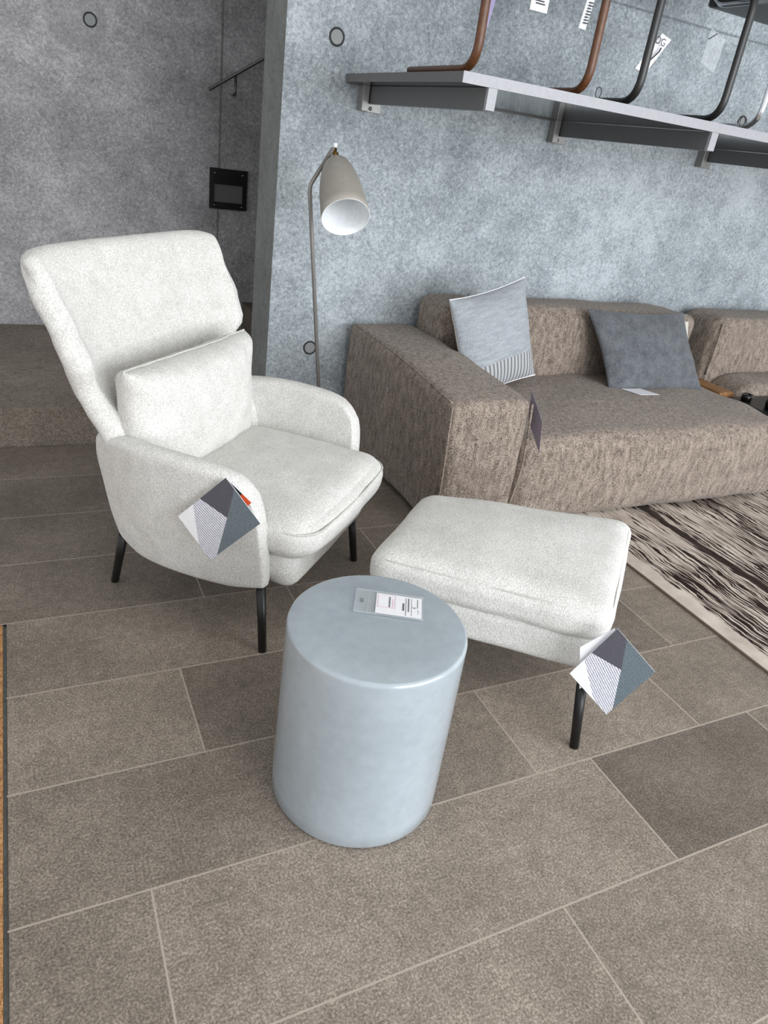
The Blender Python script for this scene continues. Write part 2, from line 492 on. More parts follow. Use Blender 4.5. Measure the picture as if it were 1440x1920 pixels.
def text_mesh(body, size, mat, mw, parent=None, name='lettering'):
    cu = bpy.data.curves.new('lettering_curve', 'FONT'); cu.body = body; cu.size = size
    cu.align_x = 'CENTER'; cu.align_y = 'CENTER'
    tmp = bpy.data.objects.new('lettering_tmp', cu); COL.objects.link(tmp)
    bpy.context.view_layer.update()
    me = bpy.data.meshes.new_from_object(tmp.evaluated_get(bpy.context.evaluated_depsgraph_get()))
    bpy.data.objects.remove(tmp, do_unlink=True); bpy.data.curves.remove(cu)
    me.materials.clear()
    for v in me.vertices: v.co = mw @ v.co
    return link(name, me, mat, parent)

# ------------------------------------------------------------------ floor, mat strip
YR = [-1.96+0.3262*k for k in range(17)]          # row boundaries, one falls on 3.258
YR = [3.258-0.3262*k for k in range(17)][::-1]
known = {0.654: [0.131, 1.275], 0.328: [0.933], 0.980: [1.10, 1.692], 1.306: [0.311, 1.91], 1.632: [0.732], 1.959: [0.45]}
XL, XR = -0.128, 6.5
bm = bmesh.new(); cl = bm.loops.layers.color.new('tone')
G = 0.0022
def fquad(x0, y0, x1, y1, mat, tone, z=0.0):
    f = bm.faces.new([bm.verts.new(p) for p in ((x0, y0, z), (x1, y0, z), (x1, y1, z), (x0, y1, z))])
    f.material_index = mat
    for lp in f.loops: lp[cl] = (tone, tone, tone, 1)
tones = {(0.654, 0): 0.93, (0.654, 1): 1.04, (0.654, 2): 0.80, (0.980, 0): 0.92, (0.980, 1): 1.03, (0.980, 2): 0.95,
         (1.306, 0): 1.03, (1.306, 1): 0.86, (1.306, 2): 0.95, (1.632, 0): 0.97, (1.632, 1): 0.93, (1.959, 0): 0.88, (1.959, 1): 0.86,
         (0.328, 0): 1.02, (0.328, 1): 0.95}
for k in range(len(YR)-1):
    y0, y1 = YR[k], YR[k+1]
    XL = -3.0 if y0 > 1.9 else -0.128
    js = None
    for kk in known:
        if abs(kk-y0) < 0.02: js = (kk, list(known[kk]))
    kk, xs = js if js else (None, [])
    x = xs[-1] if xs else XL+rnd.uniform(0.3, 1.1)
    if not xs: xs.append(x)
    while x < XR-0.6:
        x += rnd.uniform(0.55, 1.2); xs.append(x)
    if not js and k > 3 and y0 > 2.2: xs = [q for q in xs if q > 0.3]
    b = [XL]+[q for q in xs if q < XR-0.1]+[XR]
    for i in range(len(b)-1):
        tone = tones.get((kk, i), rnd.uniform(0.88, 1.03))
        fquad(b[i]+G, y0+G, b[i+1]-G, y1-G, 0, tone)
        if i: fquad(b[i]-G, y0+G, b[i]+G, y1-G, 1, 1.0)
    fquad(XL, y0-G, XR, y0+G, 1, 1.0)
fl = from_bm('floor', bm, [M['stone'], M['grout']]); tag(fl, kind='structure')
sub = box('floor_slab', (-3.0, -3.0, -0.25), (6.5, 5.2, -0.012), M['concrete_reveal']); tag(sub, kind='structure')
mat = thing('coir_mat', 'orange brown coir mat along the left edge of the stone floor', 'mat', (-0.134, 0.9, -0.012))
box('pile', (-1.3, -2.2, 0.001), (-0.002, 1.05, 0.012), M['coir'], mat)

# ------------------------------------------------------------------ walls, landing, stairs
bm = bmesh.new(); add_box(bm, (1.024, 3.26, 0.0), (6.5, 3.54, 3.0), 0)
wr_ = from_bm('wall_right', bm, [M['concrete_pale'], M['concrete_reveal']])
for p in wr_.data.polygons:
    if p.normal.x < -0.9: p.material_index = 1
tag(wr_, kind='structure')
wl = box('wall_left', (-3.0, 4.63, 0.0), (6.5, 4.85, 3.0), M['concrete_left']); tag(wl, kind='structure')
landing = box('landing', (-3.0, 3.262, -0.01), (6.5, 4.63, 0.177), M['stone']); tag(landing, kind='structure')
at_ = landing.data.color_attributes.new('tone', 'FLOAT_COLOR', 'CORNER')
for d in at_.data: d.color = (0.92, 0.92, 0.92, 1)
bm = bmesh.new(); cl = bm.loops.layers.color.new('tone')
for k in range(9):
    x0 = 1.27+0.285*k; z1 = 0.177+0.177*(k+1)
    add_box(bm, (x0, 3.542, 0.178), (x0+0.285 if k < 8 else 6.5, 4.628, z1), 0)
for f in bm.faces:
    for lp in f.loops: lp[cl] = (0.72, 0.72, 0.72, 1)
st_ = from_bm('stairs', bm, M['stone']); tag(st_, kind='structure')
bm = bmesh.new()
add_box(bm, (-3.0, -0.9, 3.0), (6.5, 5.0, 3.2), 0)
cei = from_bm('ceiling', bm, M['white_ceiling']); tag(cei, kind='structure')

def tie_hole(x, y, z, parent, r=0.030):
    bm = bmesh.new()
    add_tube(bm, [(x+r*math.cos(a*math.pi/16), y-0.001, z+r*math.sin(a*math.pi/16)) for a in range(32)], 0.0042, 8, closed=True)
    bm2 = bmesh.ops.create_circle(bm, cap_ends=True, segments=32, radius=r, matrix=Matrix.Translation((x, y-0.0015, z)) @ Matrix.Rotation(math.pi/2, 4, 'X'))
    for v in bm2['verts']:
        for f in v.link_faces: f.material_index = 1
    o = from_bm('tie_hole', bm, [M['rubber'], M['plug_grey']], parent)
    return o
tie_hole(1.239, 3.26, 1.740, wr_); tie_hole(1.238, 3.26, 0.457, wr_)
tie_hole(2.44, 3.26, 0.457, wr_); tie_hole(3.63, 3.26, 1.74, wr_)
tie_hole(0.427, 4.63, 1.735, wl)

# handrail on the stair wall
hr = thing('handrail', 'thin steel handrail rising along the dim stair wall', 'handrail', (1.02, 4.57, 1.512))
sl = math.tan(math.radians(33))
tube('rail', [(0, 0, 0), (1.9, 0, 1.9*sl)], 0.0085, M['rail_steel'], hr)
for dx in (0.145, 1.2):
    tube('bracket', fillet_path([(dx, 0, dx*sl-0.005), (dx, 0.0, dx*sl-0.10), (dx, 0.058, dx*sl-0.10)], 0.02), 0.007, M['rail_steel'], hr)

# black plate on the left wall
pl = thing('wall_plate', 'square black metal plate with rectangular opening screwed to dim concrete wall', 'plate', (1.155, 4.628, 1.012))
bm = bmesh.new()
y0, y1 = -0.014, 0.0
add_box(bm, (-0.111, y0, 0.026), (0.111, y1, 0.110)); add_box(bm, (-0.111, y0, -0.110), (0.111, y1, -0.073))
add_box(bm, (-0.111, y0, -0.073), (-0.086, y1, 0.026)); add_box(bm, (0.086, y0, -0.073), (0.111, y1, 0.026))
from_bm('frame', bm, M['black_metal'], pl)
box('inset', (-0.086, -0.004, -0.073), (0.086, 0.0, 0.026), M['bracket_grey'], pl)
for sx in (-0.082, 0.082):
    for sz in (-0.09, 0.085):
        bm = bmesh.new(); bmesh.ops.create_uvsphere(bm, u_segments=10, v_segments=6, radius=0.0045, matrix=Matrix.Translation((sx, y0-0.001, sz)))
        from_bm('screw', bm, M['steel'], pl, True)

# ------------------------------------------------------------------ rug
rg = thing('area_rug', 'cream rug with dark brown wood grain stripes partly under the sofa', 'rug', (0, 0, 0))
box('pile', (2.132, 0.25, 0.0005), (4.9, 2.62, 0.009), M['rug'], rg)
bm = bmesh.new()
add_box(bm, (2.127, 0.245, 0.0005), (2.132, 2.625, 0.008)); add_box(bm, (2.132, 0.245, 0.0005), (4.9, 0.25, 0.008))
from_bm('shaded_side', bm, M['rug_side_shade'], rg)  # thin dark strip painting the shadowed side of the rug

# ------------------------------------------------------------------ sofas
sofa = thing('sofa', 'taupe chenille sofa with broad low armrest standing on the rug', 'sofa', (0, 0, 0))
TA = M['taupe']
soft_box('armrest', (0.355, 1.07, 0.58), (0.032, 0.034, 0.034), TA, sofa, (1.60, 2.695, 0.305), (0.016, 0.014, 0.012), 30, 0.007, 7, fn=lambda p: Vector((p.x-(0.018*max(0, -p.y/0.535)*max(0, p.z/0.29) if p.x < 0 else 0), p.y, p.z-(0.026*max(0, -p.y/0.535) if p.z > 0 else 0))))
soft_box('seat', (1.68, 1.00, 0.395), (0.05, 0.06, 0.065), TA, sofa, (2.615, 2.655, 0.2115), (0.005, 0.02, 0.022), 30, 0.012, 6)
soft_box('backrest', (1.66, 0.30, 0.42), (0.06, 0.06, 0.06), TA, sofa, (2.605, 3.085, 0.545), (0.012, 0.015, 0.014), 26, 0.012, 6)
for p in ([(1.43, 2.18, 0.06), (1.412, 2.158, 0.3), (1.410, 2.172, 0.552)], [(1.765, 2.165, 0.06), (1.775, 2.145, 0.3), (1.768, 2.16, 0.56)]):
    tube('piping', smooth_path(p, 8), 0.0045, TA, sofa, 8)
tube('piping', smooth_path([(1.418, 2.19, 0.562), (1.432, 2.7, 0.588), (1.44, 3.2, 0.592)], 8), 0.004, TA, sofa, 8)
for x in (1.52, 3.3):
    for y in (2.3, 3.08):
        tube('foot', [(x, y, 0.0 if y > 2.62 or x < 2.1 else 0.0092), (x, y, 0.05)], 0.025, M['black_metal'], sofa)

s2 = thing('sofa', 'taupe chenille sofa at the right edge behind the low black table', 'sofa', (0, 0, 0))
soft_box('backrest', (1.6, 0.30, 0.72), (0.07, 0.05, 0.05), TA, s2, (4.40, 3.075, 0.39), (0.015, 0.012, 0.01), 24, 0.010, 6, seed=4)
soft_box('seat', (1.55, 0.30, 0.38), (0.16, 0.07, 0.08), TA, s2, (4.42, 2.815, 0.235), (0.005, 0.015, 0.03), 26, 0.014, 6, seed=5)
tube('piping', smooth_path([(3.618, 2.925, 0.42), (3.612, 2.918, 0.6), (3.622, 2.93, 0.72)], 8), 0.005, TA, s2, 8)
for x in (3.75, 5.05):
    for y in (2.80, 3.1):
        tube('foot', [(x, y, 0.0), (x, y, 0.06)], 0.025, M['black_metal'], s2)

# small oak board table between the sofas, black table with glassware
ok = thing('oak_side_table', 'narrow oak side table squeezed between the two sofas', 'table', (3.53, 2.80, 0))
soft_box('tabletop', (0.115, 0.26, 0.03), 0.006, M['oak'], ok, (0, 0, 0.385), n=8)
for sx in (-0.04, 0.04):
    for sy in (-0.10, 0.10):
        tube('leg', [(sx, sy, 0.0), (sx, sy, 0.372)], 0.011, M['oak'], ok, 10)
bt = thing('coffee_table', 'low black coffee table beside the right end of the sofa', 'table', (3.95, 2.40, 0))
soft_box('tabletop', (0.88, 0.50, 0.025), 0.006, M['black_top'], bt, (0, 0, 0.372), n=8)
for sx in (-0.38, 0.38):
    for sy in (-0.21, 0.21):
        tube('leg', [(sx, sy, 0.0095), (sx, sy, 0.361)], 0.014, M['black_metal'], bt, 10)
for i, (x, y, r, h, lab) in enumerate([(3.585, 2.585, 0.030, 0.035, 'small black glass votive nearest the sofa end on the black table'),
                                      (3.62, 2.44, 0.042, 0.065, 'taller shiny black glass bowl on the black table')]):
    o = thing('glass_bowl', lab, 'glass', (x, y, 0.3850))
    bm = bmesh.new()
    add_lathe(bm, [(0, 0), (r*0.85, 0.0), (r*0.96, h*0.12), (r, h*0.5), (r*1.0, h), (r*0.92, h), (r*0.91, h*0.5), (r*0.86, h*0.16), (0, 0.006)], 40)
    from_bm('bowl', bm, M['black_glass'], o)

# ------------------------------------------------------------------ scatter cushions on the sofa
def place_cushion(name, label, w, h, T, mats, O, ex, ez, band=None, seed=2.0, back_mat=0):
    ex = Vector(ex).normalized(); ez0 = Vector(ez).normalized(); ez = (ez0-ex*ez0.dot(ex)).normalized(); ey = ez.cross(ex); shear = ex.dot(ez0)
    root = bpy.data.objects.new(name, None); COL.objects.link(root)
    root.matrix_world = Matrix(((ex.x, ey.x, ez.x, O[0]), (ex.y, ey.y, ez.y, O[1]), (ex.z, ey.z, ez.z, O[2]), (0, 0, 0, 1)))
    tag(root, label, 'cushion')
    bm = bmesh.new(); pillow_mesh(bm, w, h, T, band=band, seed=seed, back_mat=back_mat)
    for v in bm.verts: v.co.x += shear*v.co.z
    from_bm('cover', bm, mats, root)
    return root, shear
t = NT('ribbed_grey_band')
w_ = t.wave(14.0, 0.3, 1, 1, direction='X')
t.color(t.ramp(w_, [(0.25, srgb(112, 114, 118)), (0.55, srgb(176, 176, 178))])); t.set(Roughness=0.95)
M['rib'] = t.m
pc, psh = place_cushion('cushion', 'pale grey knitted cushion with ribbed lower band leaning in sofa corner', 0.47, 0.46, 0.15,
              [M['grey_knit'], M['cream_cloth'], M['rib']], (1.967, 2.785, 0.645), (0.95, 0.20, 0.22), (-0.18, 0.30, 0.93), band=(-0.085, 2), back_mat=1)
pts = []
for i in range(0, 33):
    px_ = 0.47/2*math.sin((i/16-1)*math.pi/2)*0.99; pz_ = 0.46/2*(1-0.07*(1-math.sin((i/16-1)*math.pi/2)**2)); pts.append((px_, wob((px_, 0, pz_), 0.006, 11, 2.0), pz_))
for sg_ in (1, -1): tube('white_trim', [(p[0]+psh*p[2]*sg_, p[1], p[2]*sg_) for p in pts], 0.0035, M['paper'], pc, 8)
place_cushion('cushion', 'charcoal wool cushion lying back against the sofa backrest', 0.67, 0.43, 0.15,
              [M['charcoal_knit'], M['cream_cloth']], (2.955, 2.79, 0.595), (0.995, 0.0, 0.0), (-0.20, 0.50, 0.85), seed=6.0)
cr = place_cushion('cushion', 'cream cushion peeking out behind the charcoal cushion', 0.42, 0.30, 0.09,
              [M['cream_cloth']], (3.155, 2.895, 0.585), (0.995, 0.0, 0.0), (-0.06, 0.30, 0.94), seed=9.0)
o = card('paper_tag', (2.72, 2.665, 0.436), (2.845, 2.66, 0.436), (2.765, 2.57, 0.436), None)
tag(o, 'small white paper tag lying on the sofa seat under the charcoal cushion', 'tag')
o = card('hang_tag', (1.798, 2.225, 0.600), (1.806, 2.122, 0.498), (1.794, 2.195, 0.482), None, back=M['mauve'])
tag(o, 'dark swatch tag hanging from the front inner corner of the sofa armrest', 'tag')

# ------------------------------------------------------------------ floor lamp
lamp = thing('floor_lamp', 'slim floor lamp with tilted grey bullet shade before the pale concrete wall', 'lamp', (1.232, 2.95, 0))
LO = Vector((1.232, 2.95, 0))
def L(p): return Vector(p)-LO
tube('stem', [L(p) for p in fillet_path([(1.232, 2.95, 0.0), (1.061, 2.95, 1.198), (1.147, 2.95, 1.343)], 0.022)], 0.0085, M['stem_metal'], lamp)
tube('leg', [L((1.185, 2.95, 0.33)), L((1.07, 3.14, 0.004))], 0.0085, M['stem_metal'], lamp)
tube('leg', [L((1.185, 2.95, 0.33)), L((1.32, 3.16, 0.004))], 0.0085, M['stem_metal'], lamp)
T_ = Vector((1.158, 2.945, 1.305)); B_ = Vector((1.130, 2.715, 1.118)); ax = (B_-T_).normalized(); LL = (B_-T_).length
tube('joint', [L((1.153, 2.948, 1.345)), L((1.1545, 2.947, 1.327)), L((1.156, 2.946, 1.326)), L(T_+ax*0.012)], [0.007, 0.007, 0.012, 0.012], M['brass'], lamp)
tube('knob', [L((1.153, 2.948, 1.346)), L((1.1525, 2.948, 1.362))], 0.008, M['lamp_white'], lamp)
q = ax.to_track_quat('Z', 'Y').to_matrix().to_4x4(); q.translation = L(T_)
prof = [(0.012, 0.0), (0.030, 0.010), (0.050, 0.035), (0.066, 0.075), (0.079, 0.13), (0.087, 0.19), (0.0915, 0.26), (0.093, LL),
        (0.0905, LL), (0.089, 0.26), (0.0845, 0.19), (0.076, 0.13), (0.063, 0.075), (0.047, 0.038), (0.0, 0.016)]
bm = bmesh.new(); add_lathe(bm, [(0, 0)]+prof, 64, [0]*8+[1]*7, q)
from_bm('shade', bm, [M['lamp_grey'], M['lamp_white']], lamp)
bm = bmesh.new(); bmesh.ops.create_uvsphere(bm, u_segments=20, v_segments=12, radius=0.028, matrix=Matrix.Translation(L(T_+ax*0.13)))
from_bm('bulb', bm, M['lamp_white'], lamp, True)

# ------------------------------------------------------------------ side table with price holder
tb = thing('side_table', 'blue grey glazed ceramic drum table in the foreground', 'table', (0.632, 1.106, 0))
bm = bmesh.new()
H_ = 0.475
prof = [(0, 0.0), (0.185, 0.0), (0.195, 0.003), (0.2005, 0.012)]
for k in range(1, 13):
    z = 0.012+(H_-0.012-0.012)*k/12; prof.append((0.2005-0.003*k/12, z))
prof += [(0.1972, H_-0.009), (0.1955, H_-0.004), (0.1925, H_-0.001), (0.189, H_), (0.12, H_-0.001), (0.06, H_-0.0015), (0, H_-0.0015)]
add_lathe(bm, prof, 128)
from_bm('body', bm, M['glaze'], tb)
ph = thing('price_holder', 'clear plastic price holder with white card on the ceramic table', 'price tag', (0.685, 1.164, H_+0.001))
e1 = Vector((0.135, -0.071, 0)).normalized(); e2 = Vector((-0.042, -0.083, 0)); e2 = (e2-e1*e2.dot(e1)).normalized()
ph.rotation_euler = (0, 0, math.atan2(e1.y, e1.x))
# local: +x along the holder, -y towards the viewer
box('sleeve', (-0.078, -0.045, 0.0), (0.078, 0.045, 0.0022), M['clear'], ph)
bm = bmesh.new()
for a, b in (((-0.078, 0.0435, 0.002), (0.078, 0.045, 0.0032)), ((-0.078, -0.045, 0.002), (0.078, -0.0435, 0.0032)), ((-0.078, -0.045, 0.002), (-0.0765, 0.045, 0.0032)), ((-0.048, -0.045, 0.002), (-0.0465, 0.045, 0.0032))):
    add_box(bm, a, b)
from_bm('rim', bm, M['clear'], ph)
crd = box('card', (-0.030, -0.041, 0.0023), (0.074, 0.037, 0.0030), M['paper'], ph)
bm = bmesh.new(); zt = 0.0034
def bar(x0, y0, x1, y1): add_box(bm, (x0, y0, 0.0029), (x1, y1, zt))
fx0, fx1, fy0, fy1 = -0.026, 0.014, -0.018, 0.032
bar(fx0, fy0, fx1, fy0+0.001); bar(fx0, fy1-0.001, fx1, fy1); bar(fx0, fy0, fx0+0.001, fy1); bar(fx1-0.001, fy0, fx1, fy1)
for y in range(6): bar(0.0065, -0.014+y*0.0058, 0.0095, -0.0105+y*0.0058)
from_bm('frame_print', bm, M['pink_ink'], crd)
bm = bmesh.new()
for y in range(7): bar(-0.001, -0.014+y*0.006, 0.0025, -0.010+y*0.006)
for (x0, x1, a, b) in ((0.030, 0.0345, -0.020, 0.008), (0.0375, 0.0385, -0.038, 0.030), (0.0425, 0.0455, -0.022, 0.030), (0.0505, 0.0512, -0.036, 0.030), (0.064, 0.0652, -0.004, 0.030), (0.066, 0.0665, -0.026, -0.01)):
    y = a
    solid = (x1-x0) < 0.0013
    if solid: bar(x0, a, x1, b)
    else:
        while y < b:
            bar(x0, y, x1, min(y+0.0028, b)); y += 0.0042
from_bm('text_print', bm, M['ink'], crd)
text_mesh('€', 0.011, M['ink'], Matrix.Translation((0.0575, -0.004, zt)) @ Matrix.Rotation(math.pi/2, 4, 'Z'), crd, 'currency_sign')
bm = bmesh.new()
for y in (-0.006, 0.0, 0.006): bar(-0.0665, y-0.002, -0.0585, y)
from_bm('clip_mark', bm, M['bracket_grey'], ph)

# ------------------------------------------------------------------ armchair
CO = Vector((0.792, 1.849, 0)); CR = math.radians(41.7)
ch = thing('armchair', 'cream boucle wingback armchair on thin black legs beside the ottoman', 'armchair', CO, CR)
BA = math.radians(4.0)
def body(p):
    x, y = p.x, p.y-0.3
    return Vector((x*math.cos(BA)-y*math.sin(BA), 0.3+x*math.sin(BA)+y*math.cos(BA), p.z))
def interp(tab, z):
    if z <= tab[0][0]: return tab[0][1:]
    for a, b in zip(tab, tab[1:]):
        if z <= b[0]:
            u = (z-a[0])/(b[0]-a[0]); u = u*u*(3-2*u)*0.5+u*0.5
            return [p+(q_-p)*u for p, q_ in zip(a[1:], b[1:])]
    return tab[-1][1:]
# height: outer half width, rear corner y, wing front y, half thickness
BT = [(0.23, 0.300, 0.530, 0.400, 0.038), (0.32, 0.325, 0.555, 0.400, 0.040), (0.45, 0.345, 0.590, 0.42, 0.042), (0.58, 0.355, 0.620, 0.48, 0.040),
      (0.66, 0.362, 0.640, 0.552, 0.034), (0.715, 0.386, 0.652, 0.562, 0.034), (0.765, 0.412, 0.668, 0.542, 0.036), (0.85, 0.422, 0.690, 0.578, 0.035), (0.95, 0.424, 0.718, 0.640, 0.034), (1.045, 0.420, 0.745, 0.698, 0.033)]
def back_mid(u, v):
    z = 0.23+(1.045-0.23)*v
    w, yr, yf, th = interp(BT, z)
    yc = yr+0.018-th; yt = yf+0.006
    ph_ = (u*2-1)*math.pi/2
    n_ = 2.5
    sx = math.copysign(abs(math.sin(ph_))**(2/n_), ph_); cy_ = abs(math.cos(ph_))**(2/n_)
    tipf = (1-cy_)**1.5
    w = w-th*0.9+tipf*(th*0.75+0.012)
    z -= 0.035*tipf**2*max(0.0, (v-0.85)/0.15)**2
    return Vector((w*sx, yt+(yc-yt)*cy_, z))
def back_th(u, v):
    z = 0.23+(1.045-0.23)*v
    th = interp(BT, z)[3]
    e = lambda s, d: min(1.0, math.sqrt(max(0.0, 1-(1-min(1, s/d))**2)))
    return th*e(min(u, 1-u), 0.06)*e(min(v, 1-v), 0.05)
CRM = M['cream']
def u_of(i): return i
def back_mid2(u, v):
    # even out the spacing of the superellipse parameter
    ph_ = (u*2-1)
    return back_mid(u, v)
slab('backrest', back_mid2, back_th, CRM, ch, 72, 44, body, wr=0.004)

def arm(sg):
    V = lambda y, z: Vector((0, y, z))
    bot = [V(0.032, 0.222), V(0.09, 0.205), V(0.15, 0.193), V(0.28, 0.183), V(0.44, 0.192), V(0.52, 0.235)]
    top = [V(0.062, 0.520), V(0.10, 0.566), V(0.165, 0.588), V(0.28, 0.594), V(0.42, 0.590), V(0.575, 0.570)]
    lef = [V(0.032, 0.222), V(0.030, 0.30), V(0.035, 0.40), V(0.044, 0.47), V(0.062, 0.520)]
    rig = [V(0.52, 0.235), V(0.552, 0.31), V(0.572, 0.41), V(0.588, 0.50), V(0.575, 0.570)]
    bot, top, lef, rig = [smooth_path(c, 6) for c in (bot, top, lef, rig)]
    def mid(u, v):
        p = coons(bot, top, lef, rig, u, v)
        z = p.z; fl = max(0.0, min(1.0, (z-0.2)/0.37))
        bar_ = math.sin(max(0, min(1, p.y/0.56))*math.pi)
        x = 0.300+0.062*fl**0.8+0.022*bar_-0.03*max(0, (p.y-0.35)/0.2)**2
        return Vector((sg*x, p.y, z))
    def th(u, v):
        e = lambda s, d: min(1.0, math.sqrt(max(0.0, 1-(1-min(1, s/d))**2)))
        return 0.031*e(min(u, 1-u), 0.05)*e(min(v, 1-v), 0.09)
    return slab('armrest', mid, th, CRM, ch, 44, 30, body)
arm(-1); arm(1)
def taper(p):
    f = max(0, min(1, (p.y+0.27)/0.54))
    k = 1.0-0.14*f
    zz = p.z
    if zz < 0: k *= 1-0.10*(-zz/0.075)
    return Vector((p.x*k, p.y, zz))
sb_ = soft_box('seat_base', (0.62, 0.54, 0.15), (0.05, 0.05, 0.05), CRM, ch, (0, 0, 0), (0.0, 0.012, 0.0), 22, 0.003, 6, fn=lambda p: body(taper(p)+Vector((0, 0.235, 0.265))))
def cush(p):
    f = max(0, min(1, (p.y+0.29)/0.58))
    return body(Vector((p.x*(1-0.10*f), p.y-0.018*(1-(p.x/0.34)**2)*(1-f), p.z+0.02*(1-f)*0))+Vector((0, 0.195, 0.378)))
soft_box('seat_cushion', (0.665, 0.56, 0.135), (0.085, 0.085, 0.058), CRM, ch, (0, 0, 0), (0.004, 0.010, 0.022), 28, 0.006, 7, fn=cush)
pts = [cush(Vector((a, b-(0.004 if b < -0.2 else 0), 0.033))) for a, b in round_rect(0.327, 0.277, 0.085)]
tube('piping', pts, 0.0032, M['cream_piping'], ch, 8, closed=True)
for foot, topp in (((-0.317, 0.0), (-0.292, 0.035)), ((0.317, 0.0), (0.300, 0.03)), ((-0.272, 0.595), (-0.312, 0.515)), ((0.25, 0.63), (0.235, 0.53))):
    tube('leg', [(foot[0], foot[1], 0.0), (topp[0], topp[1], 0.225)], [0.0125, 0.0145], M['black_metal'], ch, 16)

# lumbar pillow resting in the armchair
pm = Matrix.Translation(CO) @ Matrix.Rotation(CR, 4, 'Z')
lp = bpy.data.objects.new('lumbar_pillow', None); COL.objects.link(lp)
bx = pm.to_3x3() @ Vector((math.cos(BA), math.sin(BA), 0)); bz = pm.to_3x3() @ Vector((0.0, 0.07, 1.0))
bz = (bz-bx*bz.dot(bx)).normalized(); by = bz.cross(bx)
pc0 = pm @ Vector((-0.045, 0.462, 0.586))
lp.matrix_world = Matrix(((bx.x, by.x, bz.x, pc0.x), (bx.y, by.y, bz.y, pc0.y), (bx.z, by.z, bz.z, pc0.z), (0, 0, 0, 1)))
tag(lp, 'cream boucle lumbar pillow propped against the back of the wingback armchair', 'pillow')
bm = bmesh.new(); pillow_mesh(bm, 0.645, 0.355, 0.20, 44, 0.035, 0.010, 12.0, puff=10)
from_bm('cover', bm, CRM, lp)
seam_pts = []
n_ = 28
def sp_(i): return math.sin((i/n_*2-1)*math.pi/2)
for i in range(n_): seam_pts.append((sp_(i)*0.3175, -0.36/2*(1-0.03*(1-sp_(i)**2))))
for i in range(n_): seam_pts.append((0.3175*(1-0.03*(1-sp_(i)**2)), sp_(i)*0.18))
for i in range(n_): seam_pts.append((-sp_(i)*0.3175, 0.18*(1-0.03*(1-sp_(i)**2))))
for i in range(n_): seam_pts.append((-0.3175*(1-0.03*(1-sp_(i)**2)), -sp_(i)*0.18))
tube('piping', [Vector((a, wob((a, 0, b), 0.010, 11, 12.0), b)) for a, b in seam_pts], 0.003, M['cream_piping'], lp, 8, closed=True)

# ------------------------------------------------------------------ swatch tags on the armchair
def cl_(x, y, z): return pm @ Vector((x, y, z))
o = card('hang_tag', cl_(-0.408, 0.089, 0.584), cl_(-0.424, -0.030, 0.497), cl_(-0.420, 0.228, 0.430), KNIT)
tag(o, 'square swatch tag printed with grey knits on the armchair armrest', 'tag')
o = card('hang_tag', cl_(-0.402, 0.085, 0.575), cl_(-0.400, 0.014, 0.533), cl_(-0.404, 0.16, 0.48),
         [(M['ink'], [(0, 0), (.6, 0), (.6, 1), (0, 1)]), (M['orange'], [(.6, 0), (1, 0), (1, 1), (.6, 1)])])
tag(o, 'black and orange card peeking out behind the swatch tag on the armchair', 'tag')

# ------------------------------------------------------------------ ottoman
OF = [Vector((0.787, 1.497)), Vector((1.300, 1.060)), Vector((1.775, 1.510)), Vector((1.135, 1.830))]
oc = sum(OF, Vector((0, 0)))/4
ot = thing('ottoman', 'cream boucle ottoman on black legs between side table and sofa', 'ottoman', (oc.x, oc.y, 0))
def quad(u, v):
    a, b = (u+1)/2, (v+1)/2
    p = OF[0]*(1-a)*(1-b)+OF[1]*a*(1-b)+OF[2]*a*b+OF[3]*(1-a)*b
    return p-oc
def omap(scale, zc):
    def f(p):
        q_ = quad(p.x/0.33*scale, p.y/0.27*scale)
        return Vector((q_.x, q_.y, p.z+zc))
    return f
soft_box('cushion', (0.66, 0.54, 0.115), (0.055, 0.055, 0.045), CRM, ot, (0, 0, 0), (0.0, 0.0, 0.028), 26, 0.005, 7, fn=omap(1.0, 0.345))
soft_box('base', (0.66, 0.54, 0.13), (0.05, 0.05, 0.035), CRM, ot, (0, 0, 0), (0, 0, 0), 20, 0.002, 7, fn=omap(0.95, 0.250))
def seam(zc, off):
    f = omap(1.0, zc)
    return [f(Vector((a, b, 0))) for a, b in round_rect(0.33-off, 0.27-off, 0.055)]
tube('piping', seam(0.386, 0.0125), 0.0020, M['cream_piping'], ot, 8, closed=True)
tube('piping', seam(0.309, 0.012), 0.0024, M['cream_piping'], ot, 8, closed=True)
for (fx, fy), (tx, ty) in (((1.257, 1.022), (1.262, 1.075)), ((0.80, 1.50), (0.845, 1.49)), ((1.70, 1.52), (1.68, 1.49)), ((1.14, 1.78), (1.15, 1.74))):
    tube('leg', [(fx-oc.x, fy-oc.y, 0), (tx-oc.x, ty-oc.y, 0.21)], [0.0125, 0.0145], M['black_metal'], ot, 16)
o = card('hang_tag', (1.264, 1.021, 0.404), (1.362, 0.947, 0.302), (1.202, 1.067, 0.236), KNIT)
tag(o, 'square swatch tag printed with grey knits hanging from the ottoman corner', 'tag')
o = card('hang_tag', (1.266, 1.030, 0.398), (1.290, 1.010, 0.270), (1.212, 1.070, 0.318), None)
tag(o, 'white card partly hidden behind the swatch tag of the ottoman', 'tag')

